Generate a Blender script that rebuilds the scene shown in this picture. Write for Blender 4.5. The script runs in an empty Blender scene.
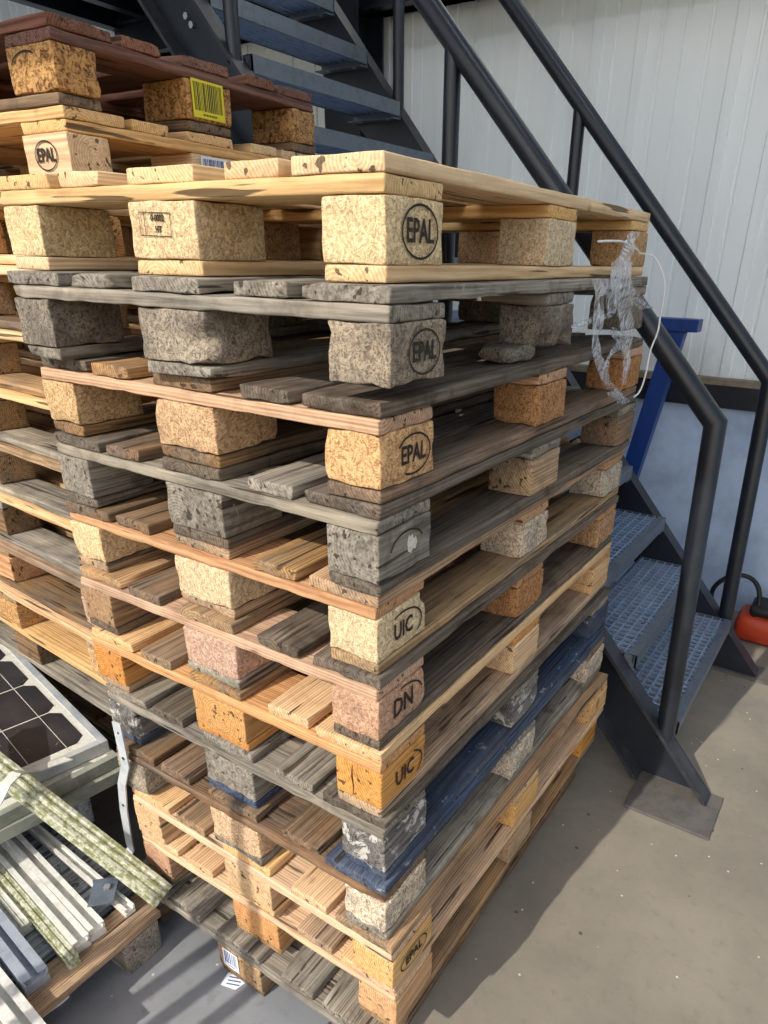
import bpy, bmesh, math, random
from mathutils import Vector, Matrix, noise
PI = math.pi
C = bpy.context.scene.collection
sc = bpy.context.scene

# ------------------------------------------------------------------ materials
def S(c, a=1.0):
    def l(v):
        v /= 255.0
        return v/12.92 if v <= .04045 else ((v+.055)/1.055)**2.4
    return (l(c[0]), l(c[1]), l(c[2]), a)

class NT:
    def __init__(s, name):
        s.m = bpy.data.materials.new(name); s.m.use_nodes = True
        s.t = s.m.node_tree; s.t.nodes.clear()
        s.out = s.n('ShaderNodeOutputMaterial'); s.b = s.n('ShaderNodeBsdfPrincipled')
        s.l(s.b.outputs[0], s.out.inputs[0])
    def n(s, typ, **k):
        x = s.t.nodes.new(typ)
        for a, v in k.items():
            if a.startswith('i_'):
                key = a[2:]
                x.inputs[int(key) if key.isdigit() else key.replace('_', ' ')].default_value = v
            else: setattr(x, a, v)
        return x
    def l(s, a, b): s.t.links.new(a, b)
    def obj(s):
        tc = s.n('ShaderNodeTexCoord'); oi = s.n('ShaderNodeObjectInfo')
        m = s.n('ShaderNodeVectorMath', operation='MULTIPLY'); m.inputs[1].default_value = (31.7, 17.3, 23.9)
        s.l(oi.outputs['Random'], m.inputs[0])
        a = s.n('ShaderNodeVectorMath', operation='ADD'); s.l(tc.outputs['Object'], a.inputs[0]); s.l(m.outputs[0], a.inputs[1])
        s.rnd = oi.outputs['Random']; s.raw = tc.outputs['Object']
        return a.outputs[0]
    def scale(s, v, k):
        m = s.n('ShaderNodeVectorMath', operation='MULTIPLY'); m.inputs[1].default_value = k; s.l(v, m.inputs[0]); return m.outputs[0]
    def noise(s, v, sc_, det=3, rough=.5, dist=0):
        x = s.n('ShaderNodeTexNoise'); s.l(v, x.inputs['Vector'])
        x.inputs['Scale'].default_value = sc_; x.inputs['Detail'].default_value = det
        x.inputs['Roughness'].default_value = rough; x.inputs['Distortion'].default_value = dist
        return x.outputs[0]
    def ramp(s, f, stops):
        r = s.n('ShaderNodeValToRGB'); e = r.color_ramp.elements
        while len(e) < len(stops): e.new(.5)
        for el, (p, c) in zip(e, stops):
            el.position = p; el.color = c if len(c) == 4 else S(c)
        s.l(f, r.inputs[0]); return r.outputs[0]
    def rng(s, f, a, b, c=0., d=1.):
        r = s.n('ShaderNodeMapRange'); r.clamp = True
        for i, v in enumerate((a, b, c, d)): r.inputs[i+1].default_value = v
        s.l(f, r.inputs[0]); return r.outputs[0]
    def mix(s, f, a, b, bt='MIX'):
        x = s.n('ShaderNodeMix', data_type='RGBA', blend_type=bt)
        for sock, v in ((x.inputs[0], f), (x.inputs[6], a), (x.inputs[7], b)):
            if hasattr(v, 'is_linked'): s.l(v, sock)
            elif isinstance(v, (int, float)): sock.default_value = v
            else: sock.default_value = v if len(v) == 4 else S(v)
        return x.outputs[2]
    def math(s, op, a, b=0.):
        x = s.n('ShaderNodeMath', operation=op)
        for i, v in ((0, a), (1, b)):
            if hasattr(v, 'is_linked'): s.l(v, x.inputs[i])
            else: x.inputs[i].default_value = v
        return x.outputs[0]
    def bump(s, h, dist=.001, st=1.):
        b = s.n('ShaderNodeBump'); b.inputs['Distance'].default_value = dist; b.inputs['Strength'].default_value = st
        s.l(h, b.inputs['Height']); s.l(b.outputs[0], s.b.inputs['Normal'])

def varied(t, col, amt=.22):
    """small value / hue change from one piece to the next"""
    h = t.n('ShaderNodeHueSaturation'); t.l(col, h.inputs['Color'])
    t.l(t.rng(t.rnd, 0, 1, 1-amt, 1+amt), h.inputs['Value'])
    r2 = t.math('FRACT', t.math('MULTIPLY', t.rnd, 7.13))
    t.l(t.rng(r2, 0, 1, .495, .505), h.inputs['Hue'])
    r3 = t.math('FRACT', t.math('MULTIPLY', t.rnd, 13.7))
    t.l(t.rng(r3, 0, 1, .8, 1.12), h.inputs['Saturation'])
    return h.outputs[0]

def wood(name, light, dark, grey=(128, 122, 112), gamt=.3, dirt=.35, ring=55, amt=.18, patina=None, pamt=0.):
    t = NT(name); v = t.obj()
    # pith offset
    off = t.n('ShaderNodeVectorMath', operation='MULTIPLY'); off.inputs[1].default_value = (0, .21, -.13)
    t.l(t.rnd, off.inputs[0])
    a = t.n('ShaderNodeVectorMath', operation='ADD'); t.l(t.raw, a.inputs[0]); t.l(off.outputs[0], a.inputs[1])
    a2 = t.n('ShaderNodeVectorMath', operation='ADD'); t.l(a.outputs[0], a2.inputs[0]); a2.inputs[1].default_value = (0, -.08, .06)
    w = t.n('ShaderNodeTexWave', wave_type='RINGS', rings_direction='X', wave_profile='SIN')
    t.l(t.scale(a2.outputs[0], (.35, 1, 1)), w.inputs['Vector'])
    w.inputs['Scale'].default_value = ring; w.inputs['Distortion'].default_value = 5.; w.inputs['Detail'].default_value = 2
    w.inputs['Detail Scale'].default_value = .12
    fib = t.noise(t.scale(v, (3, 85, 85)), 1.5, 5, .62)
    big = t.noise(t.scale(v, (2.2, 9, 9)), 1.7, 3, .55)
    f = t.math('ADD', t.math('MULTIPLY', w.outputs['Fac'], .2), t.math('MULTIPLY', fib, .8))
    col = t.mix(t.rng(f, .3, .66), tuple(int(x*.9) for x in dark), light)
    col = varied(t, col, amt)
    # knots
    vo = t.n('ShaderNodeTexVoronoi'); t.l(t.scale(v, (5, 9, 3)), vo.inputs['Vector']); vo.inputs['Scale'].default_value = 1.0
    kn = t.rng(vo.outputs['Distance'], .035, .09, .6, 0)
    col = t.mix(kn, col, (92, 60, 36))
    g = t.rng(big, .62-gamt*.55, .78-gamt*.35, 0, min(.95, .25+gamt)*min(1, gamt*6))
    gc = t.mix(t.rng(fib, .33, .66), tuple(int(x*.52) for x in grey), grey)
    col = t.mix(g, col, gc)
    dn = t.noise(v, 11, 5, .7, .4)
    col = t.mix(t.rng(dn, .5, .72, 0, min(.9, dirt*1.25)), col, (58, 46, 36))
    # checks along the grain
    ck = t.noise(t.scale(v, (3, 60, 60)), 1.1, 2, .5)
    ckf = t.rng(ck, .64, .67, 0, .8)
    col = t.mix(ckf, col, (45, 34, 26))
    if patina:
        pn = t.noise(v, 23, 6, .75, .5)
        col = t.mix(t.rng(pn, .62-pamt*.3, .66-pamt*.3, 0, .85), col, patina)
    t.l(col, t.b.inputs['Base Color'])
    t.b.inputs['Roughness'].default_value = .78; t.b.inputs['Specular IOR Level'].default_value = .25
    h = t.math('SUBTRACT', t.math('ADD', fib, t.math('MULTIPLY', dn, .5)), t.math('MULTIPLY', ckf, .9))
    t.bump(h, .0018, .7)
    return t.m

def chip(name, light, dark, mid=None, grey=(120, 112, 104), gamt=.2, amt=.12, sc_=1.0):
    t = NT(name); v = t.obj()
    dv = t.n('ShaderNodeTexNoise'); t.l(v, dv.inputs['Vector']); dv.inputs['Scale'].default_value = 45; dv.inputs['Detail'].default_value = 2
    ad = t.n('ShaderNodeVectorMath', operation='MULTIPLY_ADD'); t.l(dv.outputs[1], ad.inputs[0]); ad.inputs[1].default_value = (.022, .022, .022); t.l(v, ad.inputs[2])
    v1 = t.n('ShaderNodeTexVoronoi'); t.l(t.scale(ad.outputs[0], (1, .55, 1.5)), v1.inputs['Vector']); v1.inputs['Scale'].default_value = 420*sc_
    v2 = t.n('ShaderNodeTexVoronoi'); t.l(t.scale(ad.outputs[0], (.6, 1.5, .5)), v2.inputs['Vector']); v2.inputs['Scale'].default_value = 300*sc_
    s1 = t.n('ShaderNodeSeparateColor'); t.l(v1.outputs['Color'], s1.inputs[0])
    s2 = t.n('ShaderNodeSeparateColor'); t.l(v2.outputs['Color'], s2.inputs[0])
    f = t.math('ADD', t.math('MULTIPLY', s1.outputs[0], .5), t.math('MULTIPLY', s2.outputs[1], .5))
    mid = mid or tuple((a+b)//2 for a, b in zip(light, dark))
    lum = tuple(min(255, int(x*1.12)) for x in light)
    col = t.ramp(f, [(.08, dark), (.34, mid), (.58, light), (.9, lum)])
    col = varied(t, col, amt)
    big = t.noise(v, 14, 4, .6)
    col = t.mix(t.rng(big, .6-gamt*.4, .75-gamt*.25, 0, min(.85, gamt+.2)), col, t.mix(f, tuple(int(x*.6) for x in grey), grey))
    t.l(col, t.b.inputs['Base Color']); t.b.inputs['Roughness'].default_value = .85; t.b.inputs['Specular IOR Level'].default_value = .2
    t.bump(t.math('ADD', f, t.math('MULTIPLY', big, 1.5)), .003, .8)
    return t.m

def plain(name, col, rough=.5, metal=0., nsc=0, nmix=None, namt=.4, bump=0., spec=.5, lo=.45, hi=.7, det=4):
    t = NT(name); t.b.inputs['Roughness'].default_value = rough; t.b.inputs['Metallic'].default_value = metal
    t.b.inputs['Specular IOR Level'].default_value = spec
    if nsc:
        v = t.obj(); nz = t.noise(v, nsc, det, .65, .3)
        t.l(t.mix(t.rng(nz, lo, hi, 0, namt), col, nmix or tuple(int(x*.7) for x in col)), t.b.inputs['Base Color'])
        if bump: t.bump(nz, bump, .6)
    else: t.b.inputs['Base Color'].default_value = S(col)
    return t.m

W = {
 'fresh': wood('wood_fresh_pine', (232, 196, 142), (208, 162, 106), gamt=0., dirt=.12, amt=.06),
 'fresh2': wood('wood_pale_pine', (226, 188, 138), (190, 142, 92), gamt=.05, dirt=.2, amt=.08),
 'orange': wood('wood_orange_pine', (212, 160, 102), (178, 122, 72), gamt=.02, dirt=.2, amt=.08),
 'pink': wood('wood_pinkish_pine', (208, 164, 126), (168, 122, 88), gamt=.15, dirt=.25),
 'tan': wood('wood_tan', (186, 152, 112), (138, 104, 72), gamt=.3, dirt=.3),
 'brown': wood('wood_brown', (150, 118, 86), (104, 78, 54), grey=(120, 112, 102), gamt=.45, dirt=.4),
 'grey': wood('wood_grey', (176, 164, 144), (122, 110, 94), grey=(148, 141, 130), gamt=.6, dirt=.4),
 'dgrey': wood('wood_dark_grey', (164, 154, 138), (104, 95, 82), grey=(152, 145, 132), gamt=.6, dirt=.55, patina=(150, 146, 138), pamt=.05),
 'dirty_shaded': wood('wood_dirty_shaded', (128, 112, 94), (80, 66, 54), grey=(112, 104, 94), gamt=.5, dirt=.7),  # grime plus painted shade, darkens boards seen in the gaps between pallets
 'red': wood('wood_reddish', (148, 98, 74), (104, 62, 46), grey=(118, 96, 84), gamt=.25, dirt=.35),
 'blue': wood('wood_dull_blue', (70, 84, 108), (44, 54, 76), grey=(100, 104, 112), gamt=.4, dirt=.4, patina=(150, 152, 156), pamt=.02),  # dull blue boards with grey mottling and pale flecks
 'scuffed': wood('wood_scuffed_dark', (116, 112, 108), (66, 64, 64), grey=(150, 146, 140), gamt=.5, dirt=.5, patina=(196, 192, 184), pamt=.3),
 'oldblue': wood('wood_old_blue_grey', (184, 190, 198), (128, 138, 150), grey=(168, 174, 180), gamt=.5, dirt=.45, patina=(60, 62, 60), pamt=.15),
 'c_light': chip('chip_pale', (222, 196, 150), (172, 138, 96), gamt=.03, amt=.06),
 'c_tan': chip('chip_tan', (206, 168, 120), (144, 106, 70), gamt=.15),
 'c_orange': chip('chip_orange', (188, 146, 106), (124, 86, 58), gamt=.1),
 'c_grey': chip('chip_grey', (172, 156, 132), (104, 92, 78), gamt=.4),
 'c_dark': chip('chip_dark_grey', (148, 138, 124), (82, 74, 66), gamt=.55),
 'c_pink': chip('chip_pinkish', (206, 166, 134), (152, 112, 88), gamt=.2),
 'c_white': chip('chip_whitish', (214, 200, 178), (138, 110, 84), gamt=.35, grey=(150, 148, 146)),
 'c_red': chip('chip_reddish', (176, 138, 96), (92, 62, 40), gamt=.1, sc_=.55),
}
M_steel = plain('dark_painted_steel', (26, 31, 40), .34, 0., 9, (44, 50, 60), .45, .0003)
M_flange_lit = plain('dark_steel_lit_flange', (38, 41, 48), .45, .0, 14, (84, 82, 80), .4, .0004)  # lighter copy of the stair steel, light on the flanges put into colour
M_galv = plain('galvanised_steel', (112, 122, 134), .45, .45, 30, (84, 92, 104), .6, .0003)
M_grate = plain('grating_steel', (150, 170, 196), .45, .25, 20, (104, 124, 150), .6, .0003)
M_bolt = plain('bright_bolt', (190, 192, 194), .35, .8)
M_blue = plain('blue_painted_steel', (20, 58, 128), .45, 0., 12, (14, 42, 98), .5)
M_alu = plain('weathered_aluminium', (226, 224, 216), .55, .1, 30, (168, 168, 158), .6, .0005)
M_alug = plain('grey_aluminium', (168, 176, 188), .5, .25, 18, (116, 124, 136), .6, .0004)
M_moss = plain('mossy_aluminium', (196, 196, 176), .8, .05, 75, (122, 126, 76), .85, .0012, lo=.44, hi=.56, det=6)
M_moss2 = plain('stained_aluminium', (206, 206, 194), .7, .1, 44, (136, 138, 98), .6, .0008, lo=.5, hi=.62, det=6)
M_strap = plain('galvanised_strap', (204, 208, 210), .45, .2, 24, (150, 156, 164), .5)
M_pframe = plain('panel_frame_aluminium', (192, 194, 192), .55, .2, 14, (132, 144, 162), .5, .0005, lo=.42, hi=.58)
M_pframe2 = plain('dirty_panel_frame', (158, 160, 148), .65, .15, 16, (112, 116, 96), .7, .0005)
M_dusty_lit = plain('dusty_lit_steel', (92, 88, 84), .6, 0., 22, (62, 60, 60), .6, .0004)  # dust plus painted light: base plates coloured brighter than the stringer web
M_pback = plain('panel_white_backsheet', (214, 212, 200), .4, 0., 40, (150, 146, 116), .5, lo=.5, hi=.68)
M_ink = plain('burnt_ink', (38, 28, 22), .8)
M_yellow = plain('yellow_label', (222, 208, 30), .5)
M_white = plain('white_label', (226, 230, 236), .6)
M_black = plain('black_print', (22, 22, 24), .6)
M_navy = plain('blue_print', (60, 76, 130), .6)
M_orange = plain('orange_plastic', (176, 56, 22), .5, 0, 10, (120, 38, 16), .5)
M_rubber = plain('black_rubber', (18, 18, 20), .6)
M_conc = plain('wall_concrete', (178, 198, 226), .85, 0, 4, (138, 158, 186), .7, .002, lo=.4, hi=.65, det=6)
M_sill = plain('dirty_sill', (136, 124, 104), .7, 0, 16, (92, 82, 66), .7, .001)
M_roof = plain('unseen_ceiling_sheet', (150, 154, 158), .6, 0)

def mat_cells():
    t = NT('solar_cells_dusty'); v = t.obj()
    n = t.noise(v, 90, 5, .75, .6)
    n2 = t.noise(v, 7, 3, .6)
    col = t.mix(t.rng(n, .64, .7, 0, .8), t.mix(t.rng(n2, .35, .7), (38, 36, 40), (66, 62, 64)), (176, 170, 160))
    t.l(col, t.b.inputs['Base Color']); t.b.inputs['Roughness'].default_value = .32
    return t.m
M_cell = mat_cells()

def mat_cladding():
    t = NT('white_sandwich_cladding'); v = t.obj()
    n = t.noise(t.scale(v, (6, 6, .6)), 1.2, 5, .6, .3); n2 = t.noise(v, 3, 4, .6)
    col = t.mix(t.rng(n, .45, .75, 0, .5), (236, 243, 245), (212, 221, 224))
    # rust-brown dirt splashed up from the sill
    sep = t.n('ShaderNodeSeparateXYZ'); t.l(t.raw, sep.inputs[0])
    f = t.math('MULTIPLY', t.rng(sep.outputs[2], 1.13, 1.42, 1, 0), t.rng(n2, .4, .7))
    col = t.mix(t.math('MULTIPLY', f, .6), col, (128, 124, 112))
    t.l(col, t.b.inputs['Base Color']); t.b.inputs['Roughness'].default_value = .5
    return t.m
M_clad = mat_cladding()

def mat_floor():
    t = NT('concrete_floor'); tc = t.n('ShaderNodeTexCoord'); v = tc.outputs['Object']
    n1 = t.noise(v, 2.2, 6, .62, .2); n2 = t.noise(v, 26, 5, .7); n3 = t.noise(v, 150, 2, .5)
    warm = t.mix(t.rng(n1, .35, .68), (138, 130, 116), (112, 106, 96))
    warm = t.mix(t.rng(n2, .55, .7, 0, .4), warm, (104, 98, 88))
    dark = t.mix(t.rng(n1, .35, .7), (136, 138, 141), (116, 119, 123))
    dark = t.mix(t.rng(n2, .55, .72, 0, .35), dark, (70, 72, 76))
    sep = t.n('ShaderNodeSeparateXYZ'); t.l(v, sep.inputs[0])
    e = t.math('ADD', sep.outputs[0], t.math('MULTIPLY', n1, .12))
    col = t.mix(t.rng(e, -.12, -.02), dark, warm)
    vo = t.n('ShaderNodeTexVoronoi'); t.l(v, vo.inputs['Vector']); vo.inputs['Scale'].default_value = 17
    sp = t.rng(vo.outputs['Distance'], .05, .062, 1, 0)
    col = t.mix(sp, col, (196, 190, 178))
    vo2 = t.n('ShaderNodeTexVoronoi'); t.l(v, vo2.inputs['Vector']); vo2.inputs['Scale'].default_value = 11
    col = t.mix(t.rng(vo2.outputs['Distance'], .05, .07, .8, 0), col, (54, 48, 42))
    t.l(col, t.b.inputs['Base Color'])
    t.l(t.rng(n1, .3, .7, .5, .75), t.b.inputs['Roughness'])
    t.bump(t.math('ADD', n2, t.math('MULTIPLY', n3, .4)), .0012, .5)
    return t.m
M_floor = mat_floor()

def mat_film():
    t = NT('clear_plastic_film')
    v = t.obj(); n = t.noise(t.scale(v, (1, 2.2, .45)), 55, 4, .6, .8)
    t.b.inputs['Base Color'].default_value = S((236, 242, 250)); t.b.inputs['Roughness'].default_value = .12
    t.b.inputs['Transmission Weight'].default_value = .25
    t.l(t.rng(n, .42, .62, .12, .85), t.b.inputs['Alpha'])
    t.bump(n, .003, .8)
    return t.m
M_film = mat_film()
M_twine = plain('white_twine', (226, 228, 230), .6)

# ------------------------------------------------------------------ mesh helpers
def axis_list(L, r, n):
    h = L/2; r = min(r, h*.8)
    core = [-h+r + (2*(h-r))*i/n for i in range(n+1)]
    return [-h, -h+r*.32] + core + [h-r*.32, h]

def rbox_mesh(name, L, Wd, T, r=.0025, n=(10, 3, 1), amp=.0007, edge=.0, seed=0, cuts=None, rough_end=0., bow=0.):
    """rounded box, length along X; amp = surface roughness, edge = worn arrises, cuts = [(centre, radius)] broken bits"""
    ax = [axis_list(d, r, k) for d, k in zip((L, Wd, T), n)]
    hs = (L/2, Wd/2, T/2); N = [len(a) for a in ax]
    verts = []; idx = {}
    so = Vector((seed*7.31, seed*3.77, seed*1.93))
    def vert(i, j, k):
        key = (i, j, k)
        if key in idx: return idx[key]
        p = Vector((ax[0][i], ax[1][j], ax[2][k]))
        inner = Vector([max(-(h-min(r, h*.8)), min(h-min(r, h*.8), c)) for h, c in zip(hs, p)])
        d = p-inner
        if d.length > 1e-9: p = inner+d.normalized()*min(r, min(hs)*.8)
        q = p*22+so
        nv = Vector((noise.noise(q), noise.noise(q+Vector((9.1, 0, 0))), noise.noise(q+Vector((0, 9.1, 0)))))
        on = sum(1 for h, c in zip(hs, p) if abs(abs(c)-h) < r*1.1)
        e = 0
        if on >= 2 and edge:
            e = max(0., noise.noise(p*31+so*2)+.1)*edge*(1.4 if on == 3 else 1.)
        p = p + nv*amp
        if e:
            dirv = Vector([(math.copysign(1, c) if abs(abs(c)-h) < r*1.3 else 0) for h, c in zip(hs, p)])
            p -= dirv*e
        if rough_end and abs(abs(p.x)-hs[0]) < r*1.5:
            p.x -= math.copysign(1, p.x)*abs(noise.noise(Vector((p.y*60, p.z*60, seed*5.1))))*rough_end
        if cuts:
            for c_, rad in cuts:
                dd = p-Vector(c_)
                if dd.length < rad:
                    f = (1-dd.length/rad)
                    p -= Vector([math.copysign(1, c) if abs(c) > h*.5 else 0 for h, c in zip(hs, p)])*f*rad*.5
        if bow: p.z += bow*(1-(2*p.x/L)**2)
        idx[key] = len(verts); verts.append(p); return idx[key]
    faces = []
    def quad(a, b, c, d, flip): faces.append((a, d, c, b) if flip else (a, b, c, d))
    for side in (0, N[2]-1):
        for i in range(N[0]-1):
            for j in range(N[1]-1):
                quad(vert(i, j, side), vert(i+1, j, side), vert(i+1, j+1, side), vert(i, j+1, side), side == 0)
    for side in (0, N[1]-1):
        for i in range(N[0]-1):
            for k in range(N[2]-1):
                quad(vert(i, side, k), vert(i+1, side, k), vert(i+1, side, k+1), vert(i, side, k+1), side != 0)
    for side in (0, N[0]-1):
        for j in range(N[1]-1):
            for k in range(N[2]-1):
                quad(vert(side, j, k), vert(side, j+1, k), vert(side, j+1, k+1), vert(side, j, k+1), side == 0)
    me = bpy.data.meshes.new(name); me.from_pydata([tuple(v) for v in verts], [], faces)
    me.polygons.foreach_set('use_smooth', [True]*len(me.polygons)); me.update()
    return me

def link(name, me, mat, parent=None, loc=(0, 0, 0), rot=(0, 0, 0)):
    o = bpy.data.objects.new(name, me); C.objects.link(o)
    if mat is not None:
        if not me.materials: me.materials.append(mat)
    o.location = loc; o.rotation_euler = rot
    if parent: o.parent = parent
    return o

def tag(o, label=None, cat=None, group=None, kind=None):
    if label: o['label'] = label
    if cat: o['category'] = cat
    if group: o['group'] = group
    if kind: o['kind'] = kind
    return o

def empty(name, loc=(0, 0, 0), rz=0.):
    o = bpy.data.objects.new(name, None); o.empty_display_size = .05; C.objects.link(o)
    o.location = loc; o.rotation_euler = (0, 0, rz); return o

class MB:
    def __init__(s): s.bm = bmesh.new()
    def box(s, x0, x1, y0, y1, z0, z1, M=None):
        m = Matrix.Translation(((x0+x1)/2, (y0+y1)/2, (z0+z1)/2)) @ Matrix.Diagonal((x1-x0, y1-y0, z1-z0, 1))
        bmesh.ops.create_cube(s.bm, size=1, matrix=(M @ m) if M else m); return s
    def prism(s, pts, axis, a, b, M=None):
        """polygon pts (2D) extruded along axis from a to b"""
        def mk(p, t):
            v = {'x': (t, p[0], p[1]), 'y': (p[0], t, p[1]), 'z': (p[0], p[1], t)}[axis]
            return (M @ Vector(v)) if M else Vector(v)
        A = [s.bm.verts.new(mk(p, a)) for p in pts]; B = [s.bm.verts.new(mk(p, b)) for p in pts]
        n = len(pts); s.bm.faces.new(A); s.bm.faces.new(B[::-1])
        for i in range(n): s.bm.faces.new((A[i], B[i], B[(i+1) % n], A[(i+1) % n]))
        return s
    def tube(s, path, r, seg=14, cap=True):
        path = [Vector(p) for p in path]; n = len(path); rings = []
        rr = r if isinstance(r, (list, tuple)) else [r]*n
        up = None
        for i, p in enumerate(path):
            d = (path[min(i+1, n-1)]-path[max(i-1, 0)]).normalized()
            if 0 < i < n-1:
                d1 = (p-path[i-1]).normalized(); d2 = (path[i+1]-p).normalized(); d = (d1+d2).normalized()
                k = 1/max(.5, math.sqrt(max(.01, (1+d1.dot(d2))/2)))
            else: k = 1; d1 = d
            if up is None:
                up = d.orthogonal().normalized()
            up = (up-d*up.dot(d)).normalized(); sd = d.cross(up)
            bend = Vector((0, 0, 0))
            if k > 1.02:
                bend = (d2-d1); bend = (bend-d*bend.dot(d))
                bend = bend.normalized() if bend.length > 1e-6 else Vector((0, 0, 0))
            ring = []
            for a in range(seg):
                o = up*math.cos(2*PI*a/seg)*rr[i]+sd*math.sin(2*PI*a/seg)*rr[i]
                if k > 1.02: o += bend*(o.dot(bend))*(k-1)
                ring.append(s.bm.verts.new(p+o))
            rings.append(ring)
        for a, b in zip(rings, rings[1:]):
            for i in range(seg): s.bm.faces.new((a[i], a[(i+1) % seg], b[(i+1) % seg], b[i]))
        if cap: s.bm.faces.new(rings[0][::-1]); s.bm.faces.new(rings[-1])
        return s
    def cyl(s, p, d, r, h, seg=12):
        p = Vector(p); d = Vector(d).normalized(); return s.tube([p, p+d*h], r, seg)
    def build(s, name, mat, parent=None, smooth=False, bevel=0., loc=(0, 0, 0), rot=(0, 0, 0)):
        bmesh.ops.recalc_face_normals(s.bm, faces=s.bm.faces)
        if bevel:
            bmesh.ops.bevel(s.bm, geom=[e for e in s.bm.edges if len(e.link_faces) == 2 and e.calc_face_angle(0) > .5], offset=bevel, segments=2, affect='EDGES', profile=.6)
        me = bpy.data.meshes.new(name); s.bm.to_mesh(me); s.bm.free()
        if smooth:
            for p in me.polygons: p.use_smooth = True
            try: me.set_sharp_from_angle(angle=math.radians(40))
            except Exception: pass
        return link(name, me, mat, parent, loc, rot)

def text_polys(txt, size):
    cu = bpy.data.curves.new('t', 'FONT'); cu.body = txt; cu.size = size; cu.align_x = 'CENTER'; cu.align_y = 'CENTER'
    cu.extrude = .00025; cu.offset = size*.018; cu.resolution_u = 2
    o = bpy.data.objects.new('t', cu); C.objects.link(o)
    dg = bpy.context.evaluated_depsgraph_get(); me = bpy.data.meshes.new_from_object(o.evaluated_get(dg))
    bpy.data.objects.remove(o, do_unlink=True); bpy.data.curves.remove(cu)
    return me

def stamp(parent, txt, kind, face, size=.036, w=.052, h=.030, off=(0, 0), arc=(0, 360), sx=.8, tilt=0.):
    """burnt or inked mark lying on a face of a block. face = (origin, u, v) vectors in the block's own frame"""
    o_, u, v = [Vector(q) for q in face]; nrm = u.cross(v)
    bm = bmesh.new()
    if txt:
        me = text_polys(txt, size); bm.from_mesh(me); bpy.data.meshes.remove(me)
        for vv in bm.verts: vv.co.x *= sx
    if kind == 'ring':
        a0, a1 = arc; n = 40; pr = []
        for i in range(n+1):
            a = math.radians(a0+(a1-a0)*i/n)
            for k in (1., .93):
                pr.append(bm.verts.new((math.cos(a)*w*k, math.sin(a)*h*(k if k == 1 else .9), .0003)))
        for i in range(n): bm.faces.new((pr[2*i], pr[2*i+2], pr[2*i+3], pr[2*i+1]))
    if kind == 'rect':
        def bar(x0, x1, y0, y1):
            q = [bm.verts.new(c) for c in ((x0, y0, .0003), (x1, y0, .0003), (x1, y1, .0003), (x0, y1, .0003))]; bm.faces.new(q)
        k = .0012
        bar(-w, w, -h, -h+k); bar(-w, w, h-k, h); bar(-w, -w+k, -h, h); bar(w-k, w, -h, h); bar(-w+.011, -w+.011+k, -h, h)
    rot = Matrix.Rotation(tilt, 3, 'Z')
    M = Matrix((u, v, nrm)).transposed()
    for vv in bm.verts: vv.co = o_+M @ (rot @ (vv.co+Vector((0, 0, .0016)))+Vector((off[0], off[1], 0)))
    me = bpy.data.meshes.new('stamp'); bm.to_mesh(me); bm.free()
    return link('stamp', me, M_ink, parent)

def barcode(parent, mat, face, w, h, txt=True, seed=1, print_mat=None):
    o_, u, v = [Vector(q) for q in face]; nrm = u.cross(v); M = Matrix((u, v, nrm)).transposed()
    b = MB(); b.box(-w/2, w/2, -h/2, h/2, .0012, .0018)
    for q in b.bm.verts: q.co = o_+M @ q.co
    lab = b.build('barcode_label', mat, parent)
    rnd = random.Random(seed); b = MB(); x = -w/2+.006
    while x < w/2-.008:
        bw = rnd.choice([.0012, .002, .0032]); b.box(x, x+bw, -h/2+(.014 if txt else .006), h/2-.005, .0018, .0022); x += bw+rnd.choice([.0014, .0022, .003])
    if txt: 
        for k in range(9): b.box(-w*.2+k*w*.05, -w*.2+k*w*.05+w*.03, -h/2+.005, -h/2+.009, .0018, .0022)
    for q in b.bm.verts: q.co = o_+M @ q.co
    # bars belong to the label: joined as second material
    me = bpy.data.meshes.new('x'); b.bm.to_mesh(me); b.bm.free()
    lab.data.materials.append(print_mat or M_black)
    bm = bmesh.new(); bm.from_mesh(lab.data); n0 = len(bm.faces); bm.from_mesh(me); bm.faces.ensure_lookup_table()
    for f in bm.faces[n0:]: f.material_index = 1
    bm.to_mesh(lab.data); bm.free(); bpy.data.meshes.remove(me)
    return lab

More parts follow.
